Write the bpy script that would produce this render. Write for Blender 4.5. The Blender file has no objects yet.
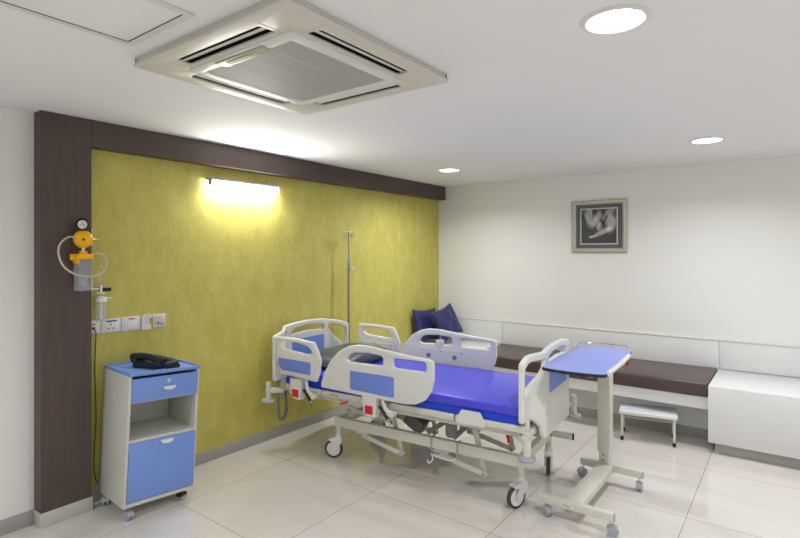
import bpy, bmesh, math, random
from math import sin, cos, pi, radians as R
from mathutils import Vector as V, Matrix as M
random.seed(7)
SC = bpy.context.scene
COL = SC.collection
H = 2.428

# ------------------------------------------------------------------ materials
def lin(c):
    c /= 255.0
    return c/12.92 if c <= .04045 else ((c+.055)/1.055)**2.4
def rgb(r, g, b): return (lin(r), lin(g), lin(b), 1)

def mat(name, col, rough=.5, metal=0, spec=.5, coat=0, noise=None, bump=0, bscale=60, alpha=1, trans=0, emit=None, ior=1.45):
    m = bpy.data.materials.new(name); m.use_nodes = True
    nt = m.node_tree; p = nt.nodes['Principled BSDF']
    p.inputs['Base Color'].default_value = col
    p.inputs['Roughness'].default_value = rough
    p.inputs['Metallic'].default_value = metal
    p.inputs['Specular IOR Level'].default_value = spec
    p.inputs['Coat Weight'].default_value = coat
    p.inputs['Transmission Weight'].default_value = trans
    p.inputs['IOR'].default_value = ior
    p.inputs['Alpha'].default_value = alpha
    if emit:
        p.inputs['Emission Color'].default_value = emit[0]
        p.inputs['Emission Strength'].default_value = emit[1]
    tc = nt.nodes.new('ShaderNodeTexCoord')
    if noise:
        sc, amt = noise[0], noise[1]
        mp = nt.nodes.new('ShaderNodeMapping')
        mp.inputs['Scale'].default_value = noise[2] if len(noise) > 2 else (1, 1, 1)
        n = nt.nodes.new('ShaderNodeTexNoise'); n.inputs['Scale'].default_value = sc; n.inputs['Detail'].default_value = 5
        nt.links.new(tc.outputs['Object'], mp.inputs[0]); nt.links.new(mp.outputs[0], n.inputs['Vector'])
        r = nt.nodes.new('ShaderNodeValToRGB')
        r.color_ramp.elements[0].position = .3; r.color_ramp.elements[1].position = .7
        r.color_ramp.elements[0].color = tuple(c*(1-amt) for c in col[:3])+(1,)
        r.color_ramp.elements[1].color = tuple(min(1, c*(1+amt)) for c in col[:3])+(1,)
        nt.links.new(n.outputs['Fac'], r.inputs[0]); nt.links.new(r.outputs[0], p.inputs['Base Color'])
    if bump:
        n2 = nt.nodes.new('ShaderNodeTexNoise'); n2.inputs['Scale'].default_value = bscale; n2.inputs['Detail'].default_value = 4
        nt.links.new(tc.outputs['Object'], n2.inputs['Vector'])
        b = nt.nodes.new('ShaderNodeBump'); b.inputs['Strength'].default_value = bump; b.inputs['Distance'].default_value = .01
        nt.links.new(n2.outputs['Fac'], b.inputs['Height']); nt.links.new(b.outputs[0], p.inputs['Normal'])
    return m

def wall_paper():
    m = bpy.data.materials.new('olive_wallpaper'); m.use_nodes = True
    nt = m.node_tree; p = nt.nodes['Principled BSDF']; L = nt.links.new
    tc = nt.nodes.new('ShaderNodeTexCoord')
    def noise(scale, vec, det):
        mp = nt.nodes.new('ShaderNodeMapping'); mp.inputs['Scale'].default_value = vec
        n = nt.nodes.new('ShaderNodeTexNoise'); n.inputs['Scale'].default_value = scale; n.inputs['Detail'].default_value = det
        n.inputs['Roughness'].default_value = .65
        L(tc.outputs['Object'], mp.inputs[0]); L(mp.outputs[0], n.inputs['Vector']); return n.outputs['Fac']
    a = noise(8, (1, 1, .55), 8); b = noise(60, (1, 1, .35), 4)
    mx = nt.nodes.new('ShaderNodeMath'); mx.operation = 'MULTIPLY_ADD'; mx.inputs[1].default_value = .6
    L(a, mx.inputs[0])
    m2 = nt.nodes.new('ShaderNodeMath'); m2.operation = 'MULTIPLY'; m2.inputs[1].default_value = .4
    L(b, m2.inputs[0]); L(m2.outputs[0], mx.inputs[2])
    r = nt.nodes.new('ShaderNodeValToRGB')
    r.color_ramp.elements[0].position = .38; r.color_ramp.elements[1].position = .62
    r.color_ramp.elements[0].color = rgb(190, 181, 82); r.color_ramp.elements[1].color = rgb(210, 201, 110)
    L(mx.outputs[0], r.inputs[0]); L(r.outputs[0], p.inputs['Base Color'])
    p.inputs['Roughness'].default_value = .62
    return m

TS, TX, TY = .8687, 1.339, -2.8875
def floor_mat():
    m = bpy.data.materials.new('vitrified_floor_tiles'); m.use_nodes = True
    nt = m.node_tree; p = nt.nodes['Principled BSDF']; L = nt.links.new
    tc = nt.nodes.new('ShaderNodeTexCoord'); sp = nt.nodes.new('ShaderNodeSeparateXYZ')
    L(tc.outputs['Object'], sp.inputs[0])
    def math_(op, a, b=None):
        n = nt.nodes.new('ShaderNodeMath'); n.operation = op
        for i, v in enumerate((a, b)):
            if v is None: continue
            if isinstance(v, (int, float)): n.inputs[i].default_value = v
            else: L(v, n.inputs[i])
        return n.outputs[0]
    def joint(o, off):
        f = math_('DIVIDE', math_('SUBTRACT', o, off), TS)
        fr = math_('SUBTRACT', f, math_('ROUND', f))
        return math_('LESS_THAN', math_('ABSOLUTE', fr), .0016/TS), math_('FLOOR', f)
    jx, ix = joint(sp.outputs[0], TX); jy, iy = joint(sp.outputs[1], TY)
    j = math_('MAXIMUM', jx, jy)
    cv = nt.nodes.new('ShaderNodeCombineXYZ'); L(ix, cv.inputs[0]); L(iy, cv.inputs[1])
    wn = nt.nodes.new('ShaderNodeTexWhiteNoise'); L(cv.outputs[0], wn.inputs['Vector'])
    n = nt.nodes.new('ShaderNodeTexNoise'); n.inputs['Scale'].default_value = 3; n.inputs['Detail'].default_value = 6
    mp = nt.nodes.new('ShaderNodeMapping'); mp.inputs['Scale'].default_value = (1, 2.5, 1)
    L(tc.outputs['Object'], mp.inputs[0]); L(mp.outputs[0], n.inputs['Vector'])
    v = math_('ADD', math_('MULTIPLY', n.outputs['Fac'], .7), math_('MULTIPLY', wn.outputs['Value'], .3))
    r = nt.nodes.new('ShaderNodeValToRGB')
    r.color_ramp.elements[0].position = .25; r.color_ramp.elements[1].position = .75
    r.color_ramp.elements[0].color = rgb(210, 203, 197); r.color_ramp.elements[1].color = rgb(222, 216, 210)
    L(v, r.inputs[0])
    mx = nt.nodes.new('ShaderNodeMix'); mx.data_type = 'RGBA'
    L(j, mx.inputs[0]); L(r.outputs[0], mx.inputs[6]); mx.inputs[7].default_value = rgb(120, 108, 94)
    L(mx.outputs[2], p.inputs['Base Color'])
    p.inputs['Roughness'].default_value = .03
    p.inputs['Specular IOR Level'].default_value = .5; p.inputs['IOR'].default_value = 1.85
    return m

MT = dict(
 wall=mat('white_wall_paint', rgb(236, 235, 232), .7, bump=.03, bscale=200),
 ceil=mat('ceiling_paint', rgb(240, 240, 240), .8),
 cablegrey=mat('cable_grey', rgb(120, 124, 130), .5),
 wood=mat('dark_wenge_laminate', rgb(84, 70, 66), .45, noise=(30, .12, (1, 1, .08))),
 skirt=mat('grey_skirting_tile', rgb(166, 165, 160), .25),
 skirt2=mat('pale_skirting_tile', rgb(196, 194, 188), .22),
 lam=mat('white_laminate', rgb(226, 226, 226), .28, noise=(8, .015)),
 alu=mat('aluminium_edge', rgb(200, 200, 200), .3, metal=.6),
 leather=mat('dark_brown_leather', rgb(78, 62, 62), .33, spec=.6, bump=.25, bscale=14),
 satin=mat('navy_satin', rgb(46, 48, 100), .38, spec=.5, bump=.35, bscale=9),
 plastic=mat('bed_white_plastic', rgb(224, 224, 220), .32),
 plasticg=mat('grey_white_plastic', rgb(205, 208, 216), .35),
 steelw=mat('cream_powder_coat', rgb(214, 212, 200), .35),
 steelg=mat('grey_powder_coat', rgb(150, 150, 142), .4),
 bluepanel=mat('blue_panel', rgb(118, 144, 226), .4),
 vinyl=mat('blue_mattress_vinyl', rgb(74, 74, 214), .3, spec=.5, bump=.06, bscale=6),
 vinylside=mat('blue_mattress_side', rgb(16, 62, 205), .35),
 pillow=mat('grey_pillow_vinyl', rgb(68, 78, 88), .33, spec=.5, bump=.3, bscale=9),
 rubber=mat('black_rubber', rgb(38, 38, 40), .5),
 tyre=mat('grey_tyre', rgb(62, 64, 68), .5),
 greyp=mat('grey_plastic', rgb(165, 168, 178), .4),
 dgrey=mat('dark_grey_plastic', rgb(118, 120, 118), .45),
 chrome=mat('chrome', rgb(205, 205, 208), .16, metal=1),
 steel=mat('brushed_steel', rgb(150, 152, 155), .3, metal=.9),
 red=mat('red_plastic', rgb(214, 36, 30), .4),
 yellow=mat('yellow_plastic', rgb(252, 190, 12), .35),
 black=mat('black_plastic', rgb(28, 30, 36), .35),
 phone=mat('phone_black_plastic', rgb(34, 38, 52), .32),
 phonekey=mat('phone_keys', rgb(60, 66, 84), .4),
 white=mat('white_plastic', rgb(232, 232, 230), .35),
 socket=mat('socket_white', rgb(226, 226, 226), .35),
 cab=mat('cabinet_grey_board', rgb(206, 206, 198), .42),
 cabblue=mat('cabinet_blue_laminate', rgb(122, 154, 224), .4),
 topblue=mat('table_blue_laminate', rgb(146, 160, 232), .35),
 ac=mat('ac_plastic', rgb(214, 211, 202), .4),
 acw=mat('ac_white_plastic', rgb(226, 225, 222), .35),
 acg=mat('ac_grille_grey', rgb(190, 188, 188), .5),
 dark=mat('dark_cavity', rgb(18, 18, 18), .8),
 lcd=mat('ac_display_panel', rgb(172, 178, 150), .4),
 lcd2=mat('ac_display_window', rgb(96, 102, 80), .3),
 orange=mat('orange_lamp', rgb(200, 130, 50), .4),
 silver=mat('silver_frame', rgb(190, 186, 172), .35, metal=.35, noise=(40, .12)),
 mount=mat('grey_picture_mount', rgb(92, 94, 104), .6),
 line=mat('pale_mount_line', rgb(200, 206, 206), .6),
 clear=mat('clear_plastic', rgb(225, 230, 238), .08, alpha=.15),
 tube=mat('milky_tube', rgb(222, 212, 190), .3, trans=.25),
 bluel=mat('blue_label', rgb(20, 90, 170), .4),
 redl=mat('red_label', rgb(205, 60, 60), .4),
 mark=mat('grey_print', rgb(120, 120, 122), .5),
 brass=mat('brass_fitting', rgb(200, 180, 60), .35, metal=.6),
 floor=floor_mat(), olive=wall_paper(),
 ledlamp=mat('downlight_diffuser', rgb(255, 255, 255), .4, emit=((1, .98, .95, 1), 14)),
 ledtube=mat('fluorescent_tube', rgb(255, 255, 255), .4, emit=((1, .99, .95, 1), 250)),
)

# ------------------------------------------------------------------ mesh collector
class MB:
    def __init__(s): s.bm = bmesh.new(); s.T = None
    def _fin(s, vs, T):
        if T is not None: bmesh.ops.transform(s.bm, matrix=T, verts=vs)
    def box(s, x0, x1, y0, y1, z0, z1, bev=0, seg=2, T=None):
        r = bmesh.ops.create_cube(s.bm, size=1); vs = r['verts']
        for v in vs: v.co = V((x0+(v.co.x+.5)*(x1-x0), y0+(v.co.y+.5)*(y1-y0), z0+(v.co.z+.5)*(z1-z0)))
        if bev:
            es = list({e for v in vs for e in v.link_edges})
            rr = bmesh.ops.bevel(s.bm, geom=es, offset=bev, segments=seg, affect='EDGES', profile=.5)
            vs = list({v for f in rr['faces'] for v in f.verts} | {v for v in vs if v.is_valid})
        s._fin(vs, T); return s
    def bar(s, p, q, w, h, bev=0, roll=0, up=(0, 0, 1)):
        """box from p to q, w across, h along 'up'"""
        p, q = V(p), V(q); d = q-p; l = d.length; x = d.normalized(); u = V(up)
        y = u.cross(x)
        if y.length < 1e-4: y = V((0, 1, 0)).cross(x)
        y.normalize(); z = x.cross(y)
        T = M.Translation(p) @ M(((x.x, y.x, z.x, 0), (x.y, y.y, z.y, 0), (x.z, y.z, z.z, 0), (0, 0, 0, 1)))
        return s.box(0, l, -w/2, w/2, -h/2, h/2, bev, T=T)
    def cyl(s, p, q, r, r2=None, n=24, cap=True):
        p, q = V(p), V(q); d = q-p
        T = M.Translation((p+q)/2) @ d.to_track_quat('Z', 'Y').to_matrix().to_4x4()
        bmesh.ops.create_cone(s.bm, cap_ends=cap, segments=n, radius1=r, radius2=r if r2 is None else r2, depth=d.length, matrix=T)
        return s
    def tube(s, pts, r, n=10, closed=False, radii=None):
        pts = [V(p) for p in pts]; N = len(pts); rings = []
        up = None
        for i, p in enumerate(pts):
            a = pts[(i-1) % N] if (closed or i > 0) else p
            b = pts[(i+1) % N] if (closed or i < N-1) else p
            t = (b-a).normalized()
            if up is None:
                up = V((0, 0, 1)) if abs(t.z) < .9 else V((1, 0, 0))
            side = t.cross(up)
            if side.length < 1e-5: side = t.cross(V((0, 1, 0)))
            side.normalize(); up = side.cross(t).normalized()
            rr = radii[i] if radii else r
            rings.append([s.bm.verts.new(p+(side*cos(2*pi*k/n)+up*sin(2*pi*k/n))*rr) for k in range(n)])
        for i in range(N if closed else N-1):
            A, B = rings[i], rings[(i+1) % N]
            for k in range(n): s.bm.faces.new((A[k], A[(k+1) % n], B[(k+1) % n], B[k]))
        if not closed:
            s.bm.faces.new(rings[0][::-1]); s.bm.faces.new(rings[-1])
        return s
    def lathe(s, prof, c=(0, 0, 0), axis=(0, 0, 1), n=32):
        T = M.Translation(V(c)) @ V(axis).to_track_quat('Z', 'Y').to_matrix().to_4x4()
        rings = []
        for r, z in prof:
            if r < 1e-6: rings.append([s.bm.verts.new(T @ V((0, 0, z)))])
            else: rings.append([s.bm.verts.new(T @ V((r*cos(2*pi*k/n), r*sin(2*pi*k/n), z))) for k in range(n)])
        for A, B in zip(rings, rings[1:]):
            for k in range(n):
                a, b = A[k % len(A)], A[(k+1) % len(A)]; c_, d = B[(k+1) % len(B)], B[k % len(B)]
                f = [x for i, x in enumerate((a, b, c_, d)) if x not in (a, b, c_, d)[:i]]
                if len(f) > 2: s.bm.faces.new(f)
        return s
    def prism(s, pts, d, T=None):
        """polygon pts (x,y) extruded 0..d in z, then transformed"""
        a = [s.bm.verts.new((x, y, 0)) for x, y in pts]; b = [s.bm.verts.new((x, y, d)) for x, y in pts]
        s.bm.faces.new(a[::-1]); s.bm.faces.new(b)
        for i in range(len(a)): j = (i+1) % len(a); s.bm.faces.new((a[i], a[j], b[j], b[i]))
        s._fin(a+b, T); return s
    def sphere(s, c, r, sc=(1, 1, 1), seg=24):
        T = M.Translation(V(c)) @ M.Diagonal((sc[0], sc[1], sc[2], 1))
        bmesh.ops.create_uvsphere(s.bm, u_segments=seg, v_segments=seg//2, radius=r, matrix=T); return s
    def build(s, name, m, parent=None, ang=35, keep=False):
        bmesh.ops.recalc_face_normals(s.bm, faces=s.bm.faces[:])
        if keep:
            me = bpy.data.meshes.new(name); s.bm.to_mesh(me); s.bm.free()
            return link(name, me, m, parent, ang)
        # islands that touch stay one piece, separate ones become objects of their own
        s.bm.verts.index_update(); seen = set(); isl = []
        for v in s.bm.verts:
            if v in seen: continue
            st = [v]; seen.add(v); g = []
            while st:
                a = st.pop(); g.append(a)
                for e in a.link_edges:
                    o = e.other_vert(a)
                    if o not in seen: seen.add(o); st.append(o)
            isl.append(g)
        bb = [[min(v.co[k] for v in g)-.0015 for k in range(3)]+[max(v.co[k] for v in g)+.0015 for k in range(3)] for g in isl]
        par = list(range(len(isl)))
        def find(i):
            while par[i] != i: i = par[i]
            return i
        for i in range(len(isl)):
            for j in range(i):
                if all(bb[i][k] <= bb[j][k+3] and bb[j][k] <= bb[i][k+3] for k in range(3)): par[find(i)] = find(j)
        cl = {}
        for i, g in enumerate(isl): cl.setdefault(find(i), []).extend(g)
        first = None
        for g in sorted(cl.values(), key=len, reverse=True):
            ids = {v: i for i, v in enumerate(g)}
            me = bpy.data.meshes.new(name)
            fs = {f for v in g for f in v.link_faces}
            me.from_pydata([v.co[:] for v in g], [], [[ids[v] for v in f.verts] for f in fs]); me.update()
            o = link(name, me, m, parent, ang); first = first or o
        s.bm.free(); return first

def link(name, me, m, parent=None, ang=35):
    if m is not None and not me.materials: me.materials.append(m)
    for p in me.polygons: p.use_smooth = True
    me.set_sharp_from_angle(angle=R(ang))
    o = bpy.data.objects.new(name, me); COL.objects.link(o)
    if parent: o.parent = parent
    return o

def tag(o, label=None, cat=None, group=None, kind=None):
    if label: o['label'] = label
    if cat: o['category'] = cat
    if group: o['group'] = group
    if kind: o['kind'] = kind
    return o
def thing(name, label, cat, loc=(0, 0, 0), rz=0, group=None):
    o = bpy.data.objects.new(name, None); COL.objects.link(o); o.empty_display_size = .1
    o.location = loc; o.rotation_euler = (0, 0, rz)
    return tag(o, label, cat, group)
def dup(root, parent=None):
    c = root.copy(); COL.objects.link(c)
    if parent: c.parent = parent
    for ch in list(root.children): dup(ch, c)
    return c

def fillet(pts, r, n=6):
    """round a closed polygon's corners; pts may be (x,y) or (x,y,r)"""
    out = []; N = len(pts)
    for i in range(N):
        p = V(pts[i][:2]); a = V(pts[i-1][:2]); b = V(pts[(i+1) % N][:2])
        rr = pts[i][2] if len(pts[i]) > 2 else r
        u = (a-p); w = (b-p); lu, lw = u.length, w.length; u.normalize(); w.normalize()
        if rr <= 0: out.append(tuple(p)); continue
        ang = math.acos(max(-1, min(1, u.dot(w))))
        if ang > pi-.02: out.append(tuple(p)); continue
        t = min(rr/math.tan(ang/2), lu*.49, lw*.49)
        p0, p1 = p+u*t, p+w*t
        for k in range(n+1):
            s = k/n; q = p0*(1-s)**2 + p*2*s*(1-s) + p1*s*s
            out.append((q.x, q.y))
    return out
def area(p): return sum(p[i-1][0]*p[i][1]-p[i][0]*p[i-1][1] for i in range(len(p)))/2

def slab(outline, holes, t, bev, T, name, m, parent=None, bend=None, cuts=0, ang=50):
    """rounded-edge board with holes: outline in (a,b), thickness t centred on c=0; T maps (a,b,c)"""
    cu = bpy.data.curves.new(name, 'CURVE'); cu.dimensions = '2D'; cu.fill_mode = 'BOTH'
    cu.extrude = max(t/2-bev, 0.0001); cu.bevel_depth = bev; cu.bevel_resolution = 2; cu.offset = -bev
    for k, poly in enumerate([outline]+list(holes)):
        a = area(poly)
        if (k == 0) == (a < 0): poly = poly[::-1]     # outer ccw, holes cw
        sp = cu.splines.new('POLY'); sp.points.add(len(poly)-1); sp.use_cyclic_u = True
        for i, q in enumerate(poly): sp.points[i].co = (q[0], q[1], 0, 1)
    ob = bpy.data.objects.new('tmp', cu); COL.objects.link(ob)
    dg = bpy.context.evaluated_depsgraph_get()
    me = bpy.data.meshes.new_from_object(ob.evaluated_get(dg))
    bpy.data.objects.remove(ob); bpy.data.curves.remove(cu)
    bm = bmesh.new(); bm.from_mesh(me); bpy.data.meshes.remove(me)
    bmesh.ops.remove_doubles(bm, verts=bm.verts[:], dist=1e-5)
    if bend:
        xs = [v.co.x for v in bm.verts]; lo, hi = min(xs), max(xs)
        for k in range(1, cuts):
            bmesh.ops.bisect_plane(bm, geom=bm.verts[:]+bm.edges[:]+bm.faces[:], plane_co=(lo+(hi-lo)*k/cuts, 0, 0), plane_no=(1, 0, 0))
        for v in bm.verts: v.co.z += bend(v.co.x, v.co.y)
    bmesh.ops.transform(bm, matrix=T, verts=bm.verts[:])
    bmesh.ops.recalc_face_normals(bm, faces=bm.faces[:])
    me = bpy.data.meshes.new(name); bm.to_mesh(me); bm.free()
    me.materials.clear()
    return link(name, me, m, parent, ang)

def frameT(o, a, b, c):
    a, b, c = V(a), V(b), V(c)
    return M.Translation(V(o)) @ M(((a.x, b.x, c.x, 0), (a.y, b.y, c.y, 0), (a.z, b.z, c.z, 0), (0, 0, 0, 1)))
def smooth_path(pts, n=8):
    """Catmull-Rom"""
    P = [V(p) for p in pts]; out = []
    for i in range(len(P)-1):
        p0 = P[max(i-1, 0)]; p1 = P[i]; p2 = P[i+1]; p3 = P[min(i+2, len(P)-1)]
        for k in range(n):
            t = k/n
            out.append(.5*((2*p1)+(p2-p0)*t+(2*p0-5*p1+4*p2-p3)*t*t+(3*p1-p0-3*p2+p3)*t**3))
    out.append(P[-1]); return out

# ------------------------------------------------------------------ the room
RX, RY = 6.2, -7.6
def struct(o): o['kind'] = 'structure'; return o
b = MB(); b.box(-.12, RX+.12, RY-.12, .12, -.1, 0); struct(b.build('floor', MT['floor']))
b = MB(); b.box(-.12, RX+.12, RY-.12, .12, H, H+.12); struct(b.build('ceiling', MT['ceil']))
b = MB(); b.box(-.12, 0, RY-.12, -4.404, 0, H); struct(b.build('wall_left', MT['wall']))
b = MB(); b.box(-.12, 0, -4.404, 0, 0, H); struct(b.build('wall_accent', MT['olive']))
b = MB(); b.box(-.12, RX+.12, 0, .12, 0, H); struct(b.build('wall_back', MT['wall']))
b = MB(); b.box(RX, RX+.12, RY, 0, 0, H); struct(b.build('wall_right', MT['wall']))
b = MB(); b.box(0, RX, RY-.12, RY, 0, H); struct(b.build('wall_front', MT['wall']))
SK = .0858
b = MB(); b.box(0, .013, -4.131, -.795, 0, SK, .001); struct(b.build('baseboard_accent', MT['skirt']))
b = MB(); b.box(0, .013, RY, -4.404, 0, SK, .001); struct(b.build('baseboard_left', MT['skirt']))
# dark portal: column and beam
b = MB(); b.box(0, .101, -4.404, -4.131, SK, H-.001); struct(b.build('trim_1', MT['wood']))
b = MB(); b.box(0, .101, -4.129, -2.073, 2.263, H-.001); struct(b.build('trim_2', MT['wood']))
b = MB(); b.box(0, .101, -2.071, 0, 2.263, H-.001); struct(b.build('trim_4', MT['wood']))
b = MB(); b.box(0, .108, -4.410, -4.125, 0, SK, .001); struct(b.build('baseboard_column', MT['skirt2']))
b = MB(); b.box(.0, .101, -4.1310, -4.129, 2.263, H-.001); struct(b.build('trim_3', MT['dark']))

# ------------------------------------------------------------------ built-in bench
BY = -.779
bl = thing('storage_bench', 'white laminate box bench end in the corner below the two navy cushions', 'bench', (.45, -.4, 0))
b = MB(); b.box(-.449, .44, -.379, .378, .085, .537, .003); b.build('carcass', MT['lam'], bl)
b = MB(); b.box(-.449, .40, -.33, .378, 0, .085); b.build('plinth', MT['skirt'], bl)
br = thing('storage_bench', 'long white laminate box bench at the right end of the brown cushion', 'bench', (3.6, -.4, 0))
b = MB(); b.box(-.546, 1.2, -.379, .378, .088, .537, .003); b.build('carcass', MT['lam'], br)
b = MB(); b.box(-.502, 1.2, -.33, .378, 0, .088); b.build('plinth', MT['skirt'], br)
se = thing('wall_bench', 'low white bench platform under the brown cushion, open below', 'bench', (1.97, -.4, 0))
b = MB(); b.box(-1.078, 1.082, -.335, .378, .335, .432, .002); b.build('seat_board', MT['lam'], se)
b = MB(); b.box(-1.078, 1.082, -.030, .0, SK, .335); b.build('support_panel', MT['lam'], se)
b = MB(); b.box(-1.078, 1.082, -.040, .0, 0, SK); b.build('skirting', MT['skirt'], se)
cush = MB(); cush.box(.895, 3.048, -.752, -.032, .433, .548, .016, 3)
c = cush.build('bench_cushion', MT['leather']); tag(c, 'long dark brown leather seat cushion on the white wall bench', 'cushion')
# back panels on the wall
for k, (x0, x1, lab) in enumerate([(.002, .888, 'white back panel on the wall behind the two navy cushions'),
                                   (.892, 3.056, 'long white back panel on the wall behind the brown bench cushion'),
                                   (3.060, 4.8, 'white back panel on the wall above the white box bench on the right')]):
    p = thing('wall_panel', lab, 'wall panel', ((x0+x1)/2, -.01, 0))
    w = (x1-x0)/2
    b = MB(); b.box(-w, w, -.008, .008, .54 if k != 1 else .44, .79, .001); b.build('board', MT['lam'], p)
    b = MB(); b.box(-w, w, -.012, .009, .79, .803, .001); b.build('edge_strip', MT['steelw'], p)

# navy scatter cushions
def scatter(name, w, h, t, Tm, label):
    bm = bmesh.new(); n = 22; top = []; bot = []
    for side in (1, -1):
        g = [[None]*(n+1) for _ in range(n+1)]
        for i in range(n+1):
            for j in range(n+1):
                u, v = -1+2*i/n, -1+2*j/n
                pin = 1-.13*(1-abs(u)**2.2)*abs(v)**3; pin2 = 1-.13*(1-abs(v)**2.2)*abs(u)**3
                z = t/2*max(0, (1-u**2)*(1-v**2))**.42
                z += .006*sin(7*u+3*v)*(1-u*u)*(1-v*v) + .005*sin(5*v-8*u)*(1-u*u)*(1-v*v)
                g[i][j] = bm.verts.new((u*w/2*pin2, v*h/2*pin, side*max(z, 0.0005)))
        for i in range(n):
            for j in range(n): bm.faces.new((g[i][j], g[i+1][j], g[i+1][j+1], g[i][j+1]))
    bmesh.ops.remove_doubles(bm, verts=bm.verts[:], dist=.0012)
    bmesh.ops.recalc_face_normals(bm, faces=bm.faces[:])
    me = bpy.data.meshes.new(name); bm.to_mesh(me); bm.free()
    o = link(name, me, MT['satin'], None, 80); o.matrix_world = Tm
    return tag(o, label, 'cushion', 'navy cushions in the bench corner')
def orient(c, right, upv, nrm): return frameT(c, V(right).normalized(), V(upv).normalized(), V(nrm).normalized())
def rot_frame(c, nrm, upg, roll):
    n = V(nrm).normalized(); r = V(upg).cross(n).normalized(); u = n.cross(r)
    rr = r*cos(roll)+u*sin(roll); uu = -r*sin(roll)+u*cos(roll)
    return frameT(c, rr, uu, n)
scatter('scatter_cushion', .46, .40, .13, rot_frame((.105, -.435, .742), (1, -.05, .22), (0, 0, 1), R(-2)), 'navy satin cushion leaning on the olive wall, behind its twin')
scatter('scatter_cushion', .44, .39, .13, rot_frame((.325, -.32, .777), (1, -.10, .42), (0, 0, 1), R(12)), 'navy satin cushion in front, tilted and nearer the white back panel')

# ------------------------------------------------------------------ picture
pic = thing('picture_frame', 'silver framed monochrome photograph of hands with grey mount on back wall', 'picture', (1.982, 0, 1.876))
hw, hh, fw = .280, .274, .046
b = MB()
for sx, sy in ((0, 1), (1, 0), (0, -1), (-1, 0)):
    pass
prof = [(0, 0), (0, .018), (.012, .026), (.03, .022), (fw, .010), (fw, 0)]
ring = []
for cx, cz in ((-1, -1), (1, -1), (1, 1), (-1, 1)):
    ring.append([b.bm.verts.new((cx*(hw-d), -e-.001, cz*(hh-d))) for d, e in prof])
for i in range(4):
    A, B = ring[i], ring[(i+1) % 4]
    for k in range(len(prof)): l = (k+1) % len(prof); b.bm.faces.new((A[k], A[l], B[l], B[k]))
b.build('frame', MT['silver'], pic, 20)
b = MB(); b.box(-hw+fw, hw-fw, -.008, -.002, -hh+fw, hh-fw); b.build('mount', MT['mount'], pic)
b = MB(); q = .190
b.box(-q, q, -.0095, -.008, -q, q); b.build('mount_line', MT['line'], pic)
# monochrome print: tones of hands
def tone(u, v):
    def blob(cx, cy, rx, ry, a, s):
        dx, dy = u-cx, v-cy; ca, sa = cos(a), sin(a)
        x, y = (dx*ca+dy*sa)/rx, (-dx*sa+dy*ca)/ry
        return s*math.exp(-(x*x+y*y)**2.4)
    t = .09
    t += blob(-.52, .55, .26, .62, .15, .38) + blob(-.12, .42, .20, .48, -.45, .42) - blob(-.32, .62, .05, .5, 0, .22)
    t += blob(.05, .0, .16, .24, -.3, .50) - blob(.28, .25, .10, .5, -.5, .28)
    t += blob(.52, .62, .22, .55, -.55, .34) + blob(.72, .12, .26, .50, -.25, .42)
    t += blob(.25, -.32, .52, .15, .42, .42) + blob(-.42, -.62, .16, .07, .1, .55) + blob(-.2, -.56, .14, .06, -.1, .35)
    t += .05*sin(14*u+9*v)*(v > .1)
    return max(.03, min(.9, t))
q = .178; n = 64; bm = bmesh.new(); g = [[bm.verts.new((-q+2*q*i/n, -.0105, -q+2*q*j/n)) for j in range(n+1)] for i in range(n+1)]
for i in range(n):
    for j in range(n): bm.faces.new((g[i][j], g[i+1][j], g[i+1][j+1], g[i][j+1]))
me = bpy.data.meshes.new('print'); bm.to_mesh(me); bm.free()
ca = me.color_attributes.new('tone', 'FLOAT_COLOR', 'POINT')
for i, v in enumerate(me.vertices):
    t = tone(v.co.x/q, v.co.z/q)**1.15; ca.data[i].color = (t, t*.93, t*.92, 1)
pm = mat('monochrome_print', (1, 1, 1, 1), .35)
at = pm.node_tree.nodes.new('ShaderNodeAttribute'); at.attribute_name = 'tone'
pm.node_tree.links.new(at.outputs['Color'], pm.node_tree.nodes['Principled BSDF'].inputs['Base Color'])
link('print', me, pm, pic)

# ------------------------------------------------------------------ ceiling fittings
ac = thing('ceiling_air_conditioner', 'square off-white four-way cassette air conditioner in the ceiling', 'air conditioner', (1.822, -3.985, H))
hs = .490
b = MB()
# chamfered panel ring with four slots: made of strips
so, si, L = .418, .350, .275      # slot outer, inner, half length
# frame made from slab with holes
holes = []
for a in range(4):
    h = fillet([(-L, si), (L, si), (L-.01, so), (-L+.01, so)], .012)
    h = [(x*cos(a*pi/2)-y*sin(a*pi/2), x*sin(a*pi/2)+y*cos(a*pi/2)) for x, y in h]
    holes.append(h)
gq = .30
holes.append(fillet([(-gq, -gq), (gq, -gq), (gq, gq), (-gq, gq)], .012))
slab(fillet([(-hs, -hs), (hs, -hs), (hs, hs), (-hs, hs)], .016), holes, .012, .004, frameT((0, 0, -.0290), (1, 0, 0), (0, 1, 0), (0, 0, 1)), 'fascia', MT['ac'], ac)
slab(fillet([(-.332, -.332), (.332, -.332), (.332, .332), (-.332, .332)], .03), [fillet([(-.278, -.278), (.278, -.278), (.278, .278), (-.278, .278)], .015)], .010, .003, frameT((0, 0, -.0365), (1, 0, 0), (0, 1, 0), (0, 0, 1)), 'grille_frame', MT['acw'], ac)
b = MB()
for k in range(55):
    y = -.2754+k*.0102
    b.box(-.279, .279, y-.0032, y+.0032, -.040, -.033)
for k in range(5):
    x = -.279+k*.1395; b.box(x-.003, x+.003, -.279, .279, -.0405, -.033)
b.build('intake_grille', MT['acg'], ac, keep=True)
b = MB(); b.box(-.298, .298, -.298, .298, -.032, -.002); b.build('filter', MT['dgrey'], ac)
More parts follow.
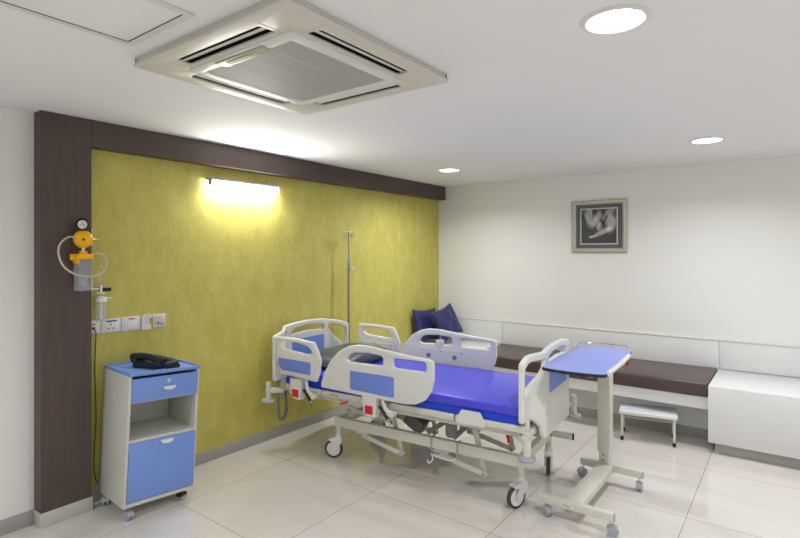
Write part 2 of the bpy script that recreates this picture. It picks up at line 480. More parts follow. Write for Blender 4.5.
for a in range(4):
    T = M.Rotation(a*pi/2, 4, 'Z'); b = MB()
    b.box(-L-.01, L+.01, si-.012, so+.012, -.006, -.002, T=T)
    b.box(-L-.01, L+.01, so+.008, so+.012, -.0245, -.004, T=T); b.box(-L-.01, L+.01, si-.012, si-.008, -.0245, -.004, T=T)
    b.box(-L-.014, -L-.008, si-.012, so+.012, -.0245, -.004, T=T); b.box(L+.008, L+.014, si-.012, so+.012, -.0245, -.004, T=T)
    b.build('duct', MT['dark'], ac)  # shallow liner coloured near-black to give the slot a deep recess's shade
for a in range(4):
    T = M.Rotation(a*pi/2, 4, 'Z')
    b = MB(); b.bar((-L+.006, .384, -.024), (L-.006, .384, -.024), .024, .003, .001)
    bmesh.ops.transform(b.bm, matrix=T @ M.Translation((0, .380, -.018)) @ M.Rotation(R(-12), 4, 'X') @ M.Translation((0, -.380, .018)), verts=b.bm.verts[:])
    b.build('louvre', MT['acw'], ac)
b = MB()
for a in range(4):
    T = M.Rotation(a*pi/2, 4, 'Z'); b.box(-.481, .481, .470, .481, -.026, -.001, T=T)
b.build('rim', MT['ac'], ac)
# display strip along the near-left edge
pd = slab(fillet([(-.16, -.318), (.16, -.318), (.14, -.262), (-.14, -.262)], .012), [], .006, .002, frameT((0, 0, -.0440), (1, 0, 0), (0, 1, 0), (0, 0, 1)), 'display_panel', MT['lcd'], ac)
b = MB(); b.box(-.095, .095, -.300, -.276, -.0488, -.0465); b.build('display_window', MT['lcd2'], pd)
b = MB(); b.box(.035, .05, -.292, -.284, -.0496, -.0485); b.build('indicator', MT['orange'], pd)
# corner cover lines
for sx, sy in ((1, -1), (-1, -1), (1, 1), (-1, 1)):
    b = MB()
    b.box(sx*.29-.0008, sx*.29+.0008, min(sy*.335, sy*.455), max(sy*.335, sy*.47), -.0357, -.0345)
    b.box(min(sx*.335, sx*.455), max(sx*.335, sx*.47), sy*.29-.0008, sy*.29+.0008, -.0357, -.0345)
    if sx == 1 and sy == -1: b.build('cover_seam', MT['acg'], ac, keep=True)
    else: b.bm.free()

def downlight(x, y, label, seen=True):
    t = thing('downlight', label, 'ceiling light', (x, y, H), 0, 'round recessed ceiling downlights')
    b = MB(); b.lathe([(.094, -.001), (.094, -.003), (.100, -.0085), (.112, -.006), (.119, -.001), (.094, -.001)], n=48)
    b.build('trim_ring', MT['acw'], t)
    b = MB(); b.lathe([(0, -.0035), (.0935, -.0035), (.0935, -.001), (0, -.001)], n=40)
    b.build('diffuser', MT['ledlamp'], t)
    ld = bpy.data.lights.new('downlight_lamp', 'AREA'); ld.shape = 'DISK'; ld.size = .17; ld.energy = DL; ld.color = (.95, .975, 1); ld.spread = R(150)
    lo = bpy.data.objects.new('downlight_lamp', ld); COL.objects.link(lo); lo.parent = t; lo.location = (0, 0, -.012)
    return t
DL = 20
downlight(3.082, -3.628, 'large round recessed downlight nearest the viewer, right of the air conditioner')
downlight(3.090, -1.165, 'round recessed downlight near the back wall above the white box bench')
downlight(.850, -1.125, 'small looking round downlight near the end of the dark beam')
downlight(3.09, -6.1, 'unseen round recessed downlight added out of frame behind the viewer')  # from here on: unseen downlights added to light the rest of the room
downlight(5.3, -1.17, 'unseen round recessed downlight added out of frame in the far right corner')
downlight(5.3, -3.63, 'unseen round recessed downlight added out of frame to the right')
downlight(5.3, -6.1, 'unseen round recessed downlight added out of frame behind the viewer to the right')
downlight(.85, -6.1, 'unseen round recessed downlight added out of frame near the left wall')

# tube light
tl = thing('wall_tube_light', 'lit fluorescent tube fitting high on the olive wall under the dark beam', 'wall light', (0, -2.945, 2.15))
b = MB(); b.box(.001, .058, -.335, .335, .004, .026, .003); b.build('batten', MT['greyp'], tl)  # deepened into a hood to hold the tube's light off the ceiling
for s in (-1, 1):
    b = MB(); b.box(.030, .066, s*.326-.008, s*.326+.008, -.036, .018, .003); b.build('end_cap', MT['greyp'], tl)
b = MB(); b.cyl((.048, -.318, -.016), (.048, .318, -.016), .013, n=20); b.build('lamp_tube', MT['ledtube'], tl)
ld = bpy.data.lights.new('tube_lamp', 'AREA'); ld.shape = 'RECTANGLE'; ld.size = .62; ld.size_y = .03; ld.energy = 5; ld.color = (1, .99, .95)
lo = bpy.data.objects.new('tube_lamp', ld); COL.objects.link(lo); lo.parent = tl; lo.location = (.068, 0, -.02); lo.rotation_euler = (0, R(-62), R(0))
lo.rotation_mode = 'XYZ'
lo.rotation_euler = V((.55, 0, -.45)).to_track_quat('-Z', 'Y').to_euler()

# ceiling access hatch
hx0, hx1, hy1, hy0 = 1.513, 1.895, -4.578, -5.06
ht = thing('ceiling_access_hatch', 'flush white access hatch in the ceiling left of the air conditioner', 'ceiling hatch', ((hx0+hx1)/2, (hy0+hy1)/2, H))
w, d = (hx1-hx0)/2, (hy1-hy0)/2
b = MB(); b.box(-w, w, -d, d, -.004, -.001, .001); b.build('hatch_panel', MT['ceil'], ht)
b = MB()
e = .032
b.box(-w-e, -w-.003, -d-e, d+e, -.006, -.001); b.box(w+.003, w+e, -d-e, d+e, -.006, -.001)
b.box(-w-.003, w+.003, d+.003, d+e, -.006, -.001); b.box(-w-.003, w+.003, -d-e, -d-.003, -.006, -.001)
b.build('hatch_frame', MT['acw'], ht)
b = MB(); b.box(-w-.003, -w, -d, d, -.0052, -.001); b.box(-w, w+.003, d, d+.003, -.0052, -.001); b.build('hatch_gap', MT['dark'], ht, keep=True)

# ------------------------------------------------------------------ wall sockets
def plate(name, label, cat, y0, y1, z0, z1, t=.012):
    o = thing(name, label, cat, (.0, (y0+y1)/2, (z0+z1)/2), 0)
    w, h = (y1-y0)/2, (z1-z0)/2
    b = MB(); b.box(.001, t, -w, w, -h, h, .003); b.build('plate', MT['socket'], o)
    return o, w, h
o, w, h = plate('data_outlet', 'white outlet plate next to the dark column with a dark cable plugged in', 'socket', -4.128, -4.040, 1.083, 1.166)
b = MB(); b.box(.012, .0135, -.025, .015, .014, .02); b.build('label_strip', MT['redl'], o)
b = MB(); b.box(.012, .02, -.008, .008, -.016, 0, .002); b.build('plug', MT['black'], o)
o, w, h = plate('power_socket', 'white three-pin power socket with a blue label', 'socket', -4.036, -3.913, 1.079, 1.167)
b = MB(); b.box(.012, .0135, -.03, .035, .024, .034, .0006); b.build('blue_label', MT['bluel'], o)
b = MB(); b.box(.012, .014, -.032, .048, -.036, .02, .0008); b.build('socket_face', MT['white'], o)
b = MB()
for y, z, a, c in ((-.004, .008, .003, .008), (-.017, -.018, .004, .005), (.012, -.018, .004, .005)): b.box(.0138, .0148, y-a, y+a, z-c, z+c)
b.build('pin_hole', MT['black'], o)
o, w, h = plate('switch_plate', 'wide white switch plate with a small red label', 'switch', -3.909, -3.782, 1.075, 1.169)
b = MB(); b.box(.012, .0155, -.04, .045, -.03, .012, .001); b.build('rocker', MT['white'], o)
b = MB(); b.box(.012, .0133, -.018, .024, .028, .036); b.build('red_label', MT['redl'], o)
o = thing('wall_bracket', 'white plastic wall bracket with a slot between switch plate and phone socket', 'wall bracket', (0, -3.735, 1.122))
b = MB(); pr = fillet([(-.042, -.052), (.022, -.052), (.022, -.018), (.010, -.018), (.010, .026), (.036, .026), (.036, .040), (.026, .050), (-.030, .050), (-.042, .038)], .004)
b.prism(pr, .018, frameT((.0005, 0, 0), (0, 1, 0), (0, 0, 1), (1, 0, 0))); b.build('bracket', MT['socket'], o)
b = MB()
for z in (.03, -.002, -.038): b.cyl((.018, -.006, z), (.0198, -.006, z), .003, n=12)
b.build('screw', MT['mark'], o)
o, w, h = plate('telephone_socket', 'small white square telephone socket at the right end of the socket row', 'socket', -3.693, -3.606, 1.076, 1.168)
b = MB(); b.box(.012, .0138, -.036, .036, -.036, .036, .001); b.build('socket_face', MT['cab'], o)
b = MB(); b.box(.0138, .0148, -.018, -.006, -.022, -.010); b.box(.0138, .0146, .006, .03, -.026, -.022); b.box(.0138, .0146, -.002, .003, .014, .018); b.build('port', MT['black'], o)
b = MB()
pts = smooth_path([(.022, -4.083, 1.114), (.030, -4.078, 1.10), (.016, -4.070, 1.05), (.010, -4.074, .85), (.014, -4.068, .55), (.020, -4.080, .35), (.03, -4.085, .2), (.04, -4.06, .10), (.03, -4.02, .03)], 8)
b.tube(pts, .0028, 8); tag(b.build('power_cable', MT['black']), 'thin dark cable hanging down the olive wall behind the bedside cabinet', 'cable')

# ------------------------------------------------------------------ suction regulator and jar
sx, sy = .165, -4.204
su = thing('suction_regulator', 'yellow suction regulator with black gauge and clear jar beside the dark column', 'suction unit', (sx, sy, 1.37))
T0 = V((.62, -.55, -.02)).normalized()   # faces the room
z0 = 1.37
b = MB(); b.lathe([(0, -.012), (.030, -.012), (.036, -.006), (.038, .012), (.030, .017), (.026, .011), (0, .011)], (0, 0, 1.770-z0), T0); g = b.build('vacuum_gauge', MT['black'], su)
b = MB(); b.lathe([(0, .0112), (.026, .0112), (.026, .0125), (0, .0125)], (0, 0, 1.770-z0), T0); b.build('dial', MT['white'], g)
rr = V((0, 0, 1)).cross(T0).normalized()
b = MB(); c0 = V((0, 0, 1.770-z0))+T0*.0132
b.bar(c0-rr*.003+V((0, 0, .016)), c0+rr*.013-V((0, 0, .010)), .003, .002); b.bar(c0-rr*.012, c0+V((0, 0, .002)), .003, .002); b.build('needle', MT['black'], g, keep=True)
b = MB(); b.lathe([(0, -.035), (.032, -.035), (.046, -.025), (.054, -.006), (.054, .006), (.046, .022), (.025, .034), (0, .037)], (0, 0, 1.682-z0), T0); k = b.build('regulator_body', MT['yellow'], su)
c1 = V((0, 0, 1.680-z0))+T0*.036+rr*.016
b = MB(); b.cyl(c1-T0*.008, c1+T0*.004, .007, n=16); b.build('vent_hole', MT['black'], k)
b = MB(); b.cyl((0, 0, .365), (0, 0, .385), .008); b.cyl((0, 0, .24), (0, 0, .27), .010); b.sphere((0, 0, .258), .013)
b.cyl((0, .04, .312), (-.05, .105, .312), .008)
b.build('metal_fitting', MT['chrome'], su)
b = MB(); b.box(-.045, .045, -.045, .045, .190, .224, .008); b.box(-.022, .034, -.05, -.028, .165, .215, .006)
b.cyl((0, 0, .224), (0, 0, .240), .022); b.cyl((-.006, -.030, .203), (-.014, -.066, .203), .020)
b.build('jar_lid', MT['yellow'], su)
b = MB()
o_ = fillet([(-.040, -.040), (.040, -.040), (.040, .040), (-.040, .040)], .012)
n = len(o_); lv = [(0, .93), (.004, .97), (.012, 1.0), (.19, 1.04)]
rings = [[b.bm.verts.new((x*s, y*s, z)) for x, y in o_] for z, s in lv]
rin = [[b.bm.verts.new((x*s*.95, y*s*.95, z)) for x, y in o_] for z, s in ((.19, 1.04), (.014, 1.0), (.005, .93))]
allr = rings+rin
for A, B in zip(allr, allr[1:]):
    for i in range(n): j = (i+1) % n; b.bm.faces.new((A[i], A[j], B[j], B[i]))
b.bm.faces.new(rings[0][::-1]); b.bm.faces.new(rin[-1])
b.build('collection_jar', MT['clear'], su)
b = MB(); b.cyl((0, 0, .06), (0, 0, .19), .004, n=10); b.lathe([(.0, .13), (.022, .115), (.025, .03), (.0, .03)], n=20); b.build('float_valve', MT['clear'], su)
b = MB()
wpt = lambda y, z, x=0: (x, y, z-z0)
pts = smooth_path([(0, -.04, 1.690-z0), (.015, -.085, 1.692-z0), (.04, -.135, 1.655-z0), (.05, -.150, 1.60-z0), (.055, -.13, 1.53-z0), (.06, -.085, 1.485-z0), (.065, -.02, 1.460-z0), (.06, .05, 1.462-z0), (.04, .10, 1.49-z0), (.02, .125, 1.535-z0), (.01, .115, 1.58-z0), (.02, .08, 1.595-z0), (.02, .045, 1.592-z0)], 8)
b.tube(pts, .0058, 10); b.build('suction_hose', MT['tube'], su)
# gas terminals on the column's inner face
for z, lab in ((1.690, 'small wall gas terminal beside the yellow suction regulator'), (1.40, 'small white wall gas terminal feeding the oxygen flow meter')):
    g = thing('gas_terminal', lab, 'gas outlet', (.055, -4.130, z))
    b = MB(); b.box(-.035, .044, 0, .007, -.045, .06, .002); b.build('terminal_plate', MT['white'], g)
    b = MB(); b.cyl((0, .007, .0), (0, .022, .0), .013); b.build('terminal_socket', MT['chrome'], g)
    if z > 1.5:
        b = MB(); b.box(.012, .034, .008, .010, .012, .05); b.build('yellow_tag', MT['yellow'], g)
# oxygen flow meter with humidifier bottle
fx, fy = .06, -4.058
fl = thing('oxygen_flow_meter', 'clear oxygen flow meter with humidifier bottle above the row of sockets', 'flow meter', (fx, fy, 1.16))
b = MB(); b.cyl((0, 0, .225), (0, 0, .345), .010, n=16); b.build('flow_tube', MT['clear'], fl)
b = MB(); b.cyl((0, 0, .19), (0, 0, .235), .013); b.cyl((0, -.015, .212), (0, -.055, .212), .008); b.cyl((0, 0, .345), (0, 0, .352), .011); b.build('valve_body', MT['chrome'], fl)
b = MB(); b.cyl((.008, .012, .205), (.020, .052, .205), .012); b.build('valve_knob', MT['black'], fl)
b = MB(); b.cyl((0, 0, .178), (0, 0, .188), .024); b.lathe([(0, .165), (.014, .165), (.032, .155), (.034, .128), (0, .128)]); b.cyl((.01, .03, .148), (.02, .06, .150), .005); b.build('bottle_cap', MT['white'], fl)
b = MB(); b.lathe([(0, .0), (.028, .0), (.032, .006), (.032, .13), (.0305, .13), (.0305, .008), (.027, .003), (0, .003)]); b.build('humidifier_bottle', MT['clear'], fl)
b = MB(); b.cyl((0, 0, .03), (0, 0, .13), .006, n=12); b.cyl((0, 0, .018), (0, 0, .04), .010, n=12); b.build('bubbler_tube', MT['white'], fl)

# ------------------------------------------------------------------ casters
def small_caster(parent, x, y, ztop, rz, hood='greyp', wr=.026):
    c = bpy.data.objects.new('caster', None); COL.objects.link(c); c.parent = parent; c.location = (x, y, 0); c.rotation_euler = (0, 0, rz)
    b = MB()
    for s in (-1, 1):
        b.cyl((-.012, s*.005, wr), (-.012, s*.019, wr), wr, n=28)
    b.build('wheel', MT['greyp'], c)
    b = MB()
    pts = [(-.012+(wr+.003)*cos(a), wr+(wr+.003)*sin(a)) for a in [R(t) for t in range(15, 176, 16)]]+[(-.012-(wr-.006), wr), (-.012, wr+.004), (.004, wr)]
    b.prism(pts, .042, frameT((0, .021, 0), (1, 0, 0), (0, 0, 1), (0, -1, 0)))
    b.build('hood', MT[hood], c)
    b = MB(); b.cyl((0, 0, wr+.018), (0, 0, ztop), .006); b.cyl((0, 0, ztop-.006), (0, 0, ztop), .014); b.build('stem', MT['chrome'], c)
    return c

# ------------------------------------------------------------------ bedside cabinet
cb = thing('bedside_cabinet', 'blue and grey bedside cabinet on casters against the olive wall', 'cabinet', (.407, -4.092, 0), R(-3.5))
CW, CD, Z0, Z1 = .440, .385, .083, .861
tilt = M.Translation((0, .0, Z0)) @ M.Rotation(R(-2.8), 4, 'X') @ M.Translation((0, 0, -Z0))
def cpart(b, name, m, parent=cb, ang=35):
    if parent is cb: pass
    bmesh.ops.transform(b.bm, matrix=tilt, verts=b.bm.verts[:]); return b.build(name, m, parent, ang)
u0, u1 = .02-CD, .02
b = MB(); t = .016
b.box(u0, u1, 0, t, Z0, Z1, .001); b.box(u0, u1, CW-t, CW, Z0, Z1, .001); b.box(u0, u0+.012, t, CW-t, Z0, Z1)
b.box(u0+.012, u1, t, CW-t, Z0, Z0+.022, .001); b.box(u0+.012, u1-.002, t, CW-t, .462, .478); b.box(u0+.012, u1-.02, t, CW-t, .690, .700)
cpart(b, 'body', MT['cab'])
b = MB(); b.box(u0-.004, u1+.012, -.002, CW+.004, Z1, Z1+.012, .003)
for a in ((u0-.004, u1+.012, -.002, .010), (u0-.004, u1+.012, CW-.008, CW+.004), (u0-.004, u0+.008, .002, CW-.002), (u1, u1+.012, .002, CW-.002)):
    b.box(*a, Z1+.010, Z1+.021, .003)
cpart(b, 'top_tray', MT['cabblue'])
b = MB(); b.box(u1-.018, u1+.001, t+.003, CW-.006, .700, .842, .002); dr = cpart(b, 'drawer', MT['cabblue'])
def pull(z, par):
    b = MB()
    pts = []
    for k in range(13):
        s = -1+2*k/12; pts.append((s*.036, -.012*(1-s*s)**.7-.001))
    pts = [(-.040, .008), *pts, (.040, .008)]
    b.prism(pts, .020, frameT((u1, .240, z), (0, 1, 0), (0, 0, 1), (1, 0, 0)))
    return cpart(b, 'handle', MT['white'], par)
pull(.768, dr)
b = MB(); b.lathe([(0, 0), (.014, 0), (.014, .003), (.009, .004), (0, .004)], (u1+.001, .240, .808), (1, 0, 0)); lk = cpart(b, 'lock', MT['chrome'], dr)
b = MB(); b.box(u1-.018, u1+.001, t+.003, CW-.006, Z0+.026, .460, .002); do = cpart(b, 'door', MT['cabblue'])
pull(.437, do)
small_caster(cb, -.015, .035, Z0+.003, R(200)); small_caster(cb, -.02, CW-.055, Z0-.016, R(110), 'black')
small_caster(cb, u0+.04, .035, Z0+.003, R(150)); small_caster(cb, u0+.04, CW-.055, Z0-.016, R(150))

# ------------------------------------------------------------------ telephone
# top surface sits on the tilted tray
ctw = cb.matrix_basis if False else (M.Translation((.407, -4.092, 0)) @ M.Rotation(R(-3.5), 4, 'Z')) @ tilt
ph = thing('telephone', 'black desk telephone with coiled cord on the blue cabinet top', 'telephone')
Tph = ctw @ M.Translation((-.165, .235, Z1+.0125)) @ M.Rotation(R(112), 4, 'Z') @ M.Scale(1.12, 4)
ph.matrix_world = Tph
b = MB()   # wedge base, x = right side (keys), y = back
base = [(-.095, -.085), (.105, -.085), (.105, .085), (-.095, .085)]
o_ = fillet(base, .022)
bot = [b.bm.verts.new((x, y, .003)) for x, y in o_]
def ztop(x, y): return .026+.020*((y+.085)/.17)
mid = [b.bm.verts.new((x, y, ztop(x, y)-.006)) for x, y in o_]
top = [b.bm.verts.new((x*.95, y*.95, ztop(x, y))) for x, y in o_]
for A, B in ((bot, mid), (mid, top)):
    for i in range(len(A)): j = (i+1) % len(A); b.bm.faces.new((A[i], A[j], B[j], B[i]))
b.bm.faces.new(bot[::-1]); b.bm.faces.new(top)
pb = b.build('phone_base', MT['phone'], ph)
for r_ in range(4):
    for c_ in range(3):
        x, y = .018+c_*.022, -.055+r_*.024
        b = MB(); b.box(x-.007, x+.007, y-.006, y+.006, ztop(x, y)-.003, ztop(x, y)+.003, .002); b.build('key', MT['phonekey'], pb)
b = MB(); b.box(.012, .068, .052, .070, .041, .0465, .002); b.build('label_window', MT['greyp'], pb)
b = MB()   # handset: arched bar with ear and mouth cups
pts = smooth_path([(-.058, -.112, .036), (-.058, -.08, .047), (-.058, -.03, .058), (-.058, .02, .062), (-.058, .075, .058), (-.058, .108, .050)], 6)
b.tube(pts, .019, 14, radii=[.019+.006*abs(2*i/(len(pts)-1)-1)**2 for i in range(len(pts))])
for s in (-1, 1):
    b.lathe([(0, .026), (.022, .026), (.028, .032), (.028, .046), (.020, .060), (0, .064)], (-.058, s*.088, -.002 if s > 0 else -.012))
hs_ = b.build('receiver', MT['phone'], ph)
b = MB(); N = 240; pts = []
ctr = smooth_path([(-.062, -.112, .036), (-.066, -.135, .014), (-.03, -.152, .010), (.020, -.150, .010), (.040, -.128, .010), (.01, -.112, .010), (-.02, -.104, .012), (-.03, -.080, .014)], 30)
for i, p in enumerate(ctr):
    a = i*1.05; pts.append(p+V((0, .006*cos(a), .006*sin(a))))
b.tube(pts, .0022, 6); b.build('coiled_cord', MT['black'], ph)

# ------------------------------------------------------------------ hospital bed
BR = R(4.7)
bed = thing('hospital_bed', 'white hospital bed with blue inset panels in the middle of the room', 'bed', (1.42, -2.255, 0), BR)
# --- base frame
b = MB()
for s in (-1, 1):
    b.box(-.715, .800, s*.30-.022, s*.30+.022, .250, .322, .005)
    b.cyl((-.690, s*.30, .322), (-.690, s*.30, .335), .018)
for x in (-.69, .776): b.box(x-.022, x+.022, -.279, .279, .255, .318, .004)
fr = b.build('base_frame', MT['steelw'], bed)
b = MB()
for x in (-.690, .778):
    for s in (-1, 1): b.cyl((x, s*.30, .165), (x, s*.30, .26), .021)
b.build('caster_post', MT['steelw'], bed)
b = MB()
for x in (.145, .345): b.box(x-.008, x+.008, -.326, -.276, .236, .327, .003)
b.build('rubber_strap', MT['greyp'], bed)
def big_caster(x, y, rz):
    c = bpy.data.objects.new('caster', None); COL.objects.link(c); c.parent = bed; c.location = (x, y, 0); c.rotation_euler = (0, 0, rz)
    wr = .072; ox = -.040
    b = MB(); b.lathe([(.054, -.012), (.064, -.014), (.071, -.008), (.072, 0), (.071, .008), (.064, .014), (.054, .012), (.054, -.012)], (ox, 0, wr), (0, 1, 0), 40); b.build('tyre', MT['tyre'], c)
    b = MB(); b.lathe([(0, -.016), (.012, -.016), (.018, -.010), (.040, -.013), (.054, -.012), (.054, .012), (.040, .013), (.018, .010), (.012, .016), (0, .016)], (ox, 0, wr), (0, 1, 0), 36); b.build('wheel_disc', MT['plastic'], c)
    b = MB()
    side = [(.030, .172), (.030, .130), (.012, .100), (ox+.014, .058), (ox-.010, .060), (ox-.016, .085), (-.034, .128), (-.075, .138), (-.078, .146), (-.030, .158), (-.022, .172)]
    for s in (-1, 1): b.prism(fillet(side, .008, 3), .008, frameT((0, s*.024+.004, 0), (1, 0, 0), (0, 0, 1), (0, -1, 0)))
    top = [(.030, .172), (.030, .140), (.0, .148), (-.03, .150), (-.075, .140), (-.078, .147), (-.030, .160), (-.022, .172)]
    b.prism(top, .048, frameT((0, .024, 0), (1, 0, 0), (0, 0, 1), (0, -1, 0)))
    b.cyl((0, 0, .165), (0, 0, .19), .026); b.build('fork', MT['plastic'], c)
    return c
big_caster(-.690, -.30, R(22)); big_caster(.778, -.30, R(62)); big_caster(.778, .30, R(104)); big_caster(-.690, .30, R(15))
# --- lift linkage: two mirrored sets of arms
def arm(name, pts, w, th, y, m='steelw'):
    b = MB()
    for p, q in zip(pts, pts[1:]): b.bar((p[0], y, p[1]), (q[0], y, q[1]), th, w, .003)
    for p in pts:
        b.cyl((p[0], y-th/2-.003, p[1]), (p[0], y+th/2+.003, p[1]), w*.56)
    a = b.build(name, MT[m], bed)
    b = MB()
    for p in pts: b.cyl((p[0], y-th/2-.010, p[1]), (p[0], y-th/2-.003, p[1]), w*.33, n=16)
    b.build('pivot_bolt', MT['greyp'], a); return a
for s in (-1, 1):
    y = s*.262
    arm('lift_arm', [(-.49, .212), (-.135, .138)], .036, .012, y-.012)
    arm('lift_arm', [(-.135, .138), (-.215, .40)], .034, .012, y+.006)
    arm('lift_arm', [(.17, .205), (.515, .135)], .036, .012, y-.012)
    arm('lift_arm', [(.515, .135), (.43, .48)], .040, .012, y+.006)
    arm('lift_arm', [(-.625, .372), (-.215, .355)], .038, .012, y+.02)
    b = MB(); b.box(-.53, -.42, y-.03, y+.01, .222, .252, .003); b.box(.13, .26, y-.03, y+.01, .215, .252, .003); b.box(-.64, -.58, y+.01, y+.03, .318, .40, .003)
    b.build('pivot_bracket', MT['steelw'], bed)
for pts in (((-.16, .27), (.30, .49)), ((.36, .50), (.20, .30)), ((.40, .47), (.70, .335)), ((.52, .53), (.65, .30))):
    arm('lift_strut', [pts[0], pts[1]], .034, .018, .02 if pts[0][0] < 0 else .06, 'steelg')
b = MB(); b.cyl((.188, -.10, .285), (.188, -.10, .465), .042, n=28); b.lathe([(0, .270), (.032, .270), (.042, .286)], (.188, -.10, 0)); b.build('actuator_motor', MT['greyp'], bed)
b = MB(); b.bar((-.18, -.10, .365), (-.04, -.10, .285), .095, .095, .012); b.box(-.09, .03, -.08, .02, .345, .44, .01); b.build('actuator_motor', MT['dgrey'], bed)
b = MB(); b.bar((-.36, -.10, .465), (-.17, -.10, .36), .045, .045, .006); b.bar((.0, -.11, .27), (.16, -.11, .385), .032, .036, .004); b.build('actuator_tube', MT['steelg'], bed)
b = MB(); b.bar((.20, -.08, .26), (.36, -.08, .42), .034, .036, .004); b.build('actuator_tube', MT['steelg'], bed)
b = MB(); b.cyl((-.02, -.09, .375), (.0, -.09, .375), .014); b.cyl((.60, .03, .375), (.60, .06, .375), .020); b.bar((.60, .03, .38), (.68, .03, .37), .012, .012); b.build('hose_fitting', MT['brass'], bed)
b = MB(); b.tube(smooth_path([(.15, -.335, .215), (.20, -.335, .205), (.30, -.335, .20), (.345, -.335, .225)], 6), .006)
b.tube(smooth_path([(.15, -.335, .215), (.165, -.335, .190), (.150, -.335, .160), (.130, -.335, .150), (.120, -.335, .170)], 6), .005)
b.build('drain_bag_hook', MT['plastic'], bed)
b = MB(); b.bar((.795, .272, .302), (.955, .272, .302), .018, .045, .004); pdl = b.build('brake_bar', MT['steelw'], bed)
b = MB(); b.box(.955, .965, .262, .282, .280, .324, .002); b.build('end_cap', MT['black'], pdl)
b = MB(); b.box(.77, .81, .262, .282, .285, .318); b.build('brake_bracket', MT['steelg'], bed)
# --- sleeping deck
b = MB()
for s in (-1, 1):
    y = s*.420
    for x0, x1 in ((-1.13, -.755), (-.745, -.145), (-.125, .375), (.385, .845)):
        b.box(x0, x1, y-.025, y+.025, .508, .552, .010, 3)
for x0, x1 in ((-1.12, -.50), (-.47, -.15), (-.12, .36), (.40, .83)):
    b.box(x0, x1, -.394, .394, .530, .553, .004)
dk = b.build('mattress_deck', MT['steelw'], bed)
b = MB()
for s in (-1, 1): b.box(-1.15, .86, s*.36-.02, s*.36+.02, .462, .506, .004)
for x in (-1.14, -.6, -.1, .40, .80): b.box(x-.018, x+.018, -.34, .34, .465, .503, .003)
b.build('deck_frame', MT['steelw'], bed)
for s in (-1, 1):
    b = MB(); b.prism(fillet([(.400, .535), (.438, .596), (.566, .596), (.602, .535), (.600, .508), (.400, .508)], .012), .012, frameT((0, s*.452+(.006), 0), (1, 0, 0), (0, 0, 1), (0, -1, 0)))
    b.build('mattress_retainer', MT['plastic'], bed)
b = MB()
for k, (x, w) in enumerate(((-.655, .014), (-.635, .02), (-.61, .016), (-.59, .012))): b.box(x-w/2, x+w/2, -.4462, -.4452, .530-.0015*(k % 2), .535+.001*(k % 2))
b.build('red_print', MT['redl'], dk, keep=True)
# --- head and foot boards
HW = .478
def board(name, u, sgn, off, chroma):
    """a = v across, b = z up ; c = outward (sgn*u)"""
    zt = .935
    topl = [(-HW, zt, .03), (-.34, .978, .2), (-.20, 1.002, .2), (0, 1.012, .2), (.20, 1.002, .2), (.34, .978, .2), (HW, zt, .03)]
    out = [(-.285, .445, .03), *[( -.30, .52, .05)], (-.345, .575, .04), (-HW, .575, .02)] + topl + [(HW, .575, .02), (.345, .575, .04), (.30, .52, .05), (.285, .445, .03)]
    # order: bottom-left going up left side, over top, down right side
    wing = [(-HW+.040, .885, .02), (-.375, .905, .02), (-.312, .925, .02), (-.345, .845, .06), (-HW+.062, .735, .015), (-HW+.040, .735, .01)]
    wing = [(-.440, .893, .02), (-.350, .930, .05), (-.268, .945, .02), (-.272, .905, .03), (-.315, .840, .06), (-.400, .735, .012), (-.440, .738, .01)]
    wr = [(-x, z, r) for x, z, r in wing][::-1]
    cen = [(-.215, .900, .02), (-.205, .945, .03), (-.12, .962, .1), (0, .968, .1), (.12, .962, .1), (.205, .945, .03), (.215, .900, .02), (.17, .912, .1), (0, .922, .2), (-.17, .912, .1)]
    slot = [(-.385, .615), (-.365, .615), (-.362, .70), (-.385, .69)]
    sr = [(-x, z) for x, z in slot][::-1]
    holes = [fillet(wing, .02), fillet(wr, .02), fillet(cen, .02)]
    def bend(x, y):
        t = min(1, max(0, (.385-abs(x))/.115)); t = t*t*(3-2*t)
        return .075*t if True else 0
    T = frameT((u, off, 0), (0, 1, 0), (0, 0, 1), (sgn, 0, 0))
    bd = slab(fillet(out, .02), holes, .034, .011, T, name, MT[chroma], bed, bend=bend, cuts=44)
    T2 = frameT((u+sgn*.075, off, 0), (0, 1, 0), (0, 0, 1), (sgn, 0, 0))
    pn = slab(fillet([(-.205, .715), (.205, .715), (.205, .862), (-.205, .862)], .02), [], .0364, .001, T2, 'blue_panel', MT['bluepanel'], bd)
    for pts in (slot, sr):
        b = MB(); b.prism(fillet(pts, .004), .0385, frameT((u-.01925, off, 0), (0, 1, 0), (0, 0, 1), (1, 0, 0))); b.build('grip_recess', MT['plastic'], bd)
    return bd
board('headboard', -1.185, -1, -.035, 'plastic')
board('footboard', .838, 1, 0, 'plastic')
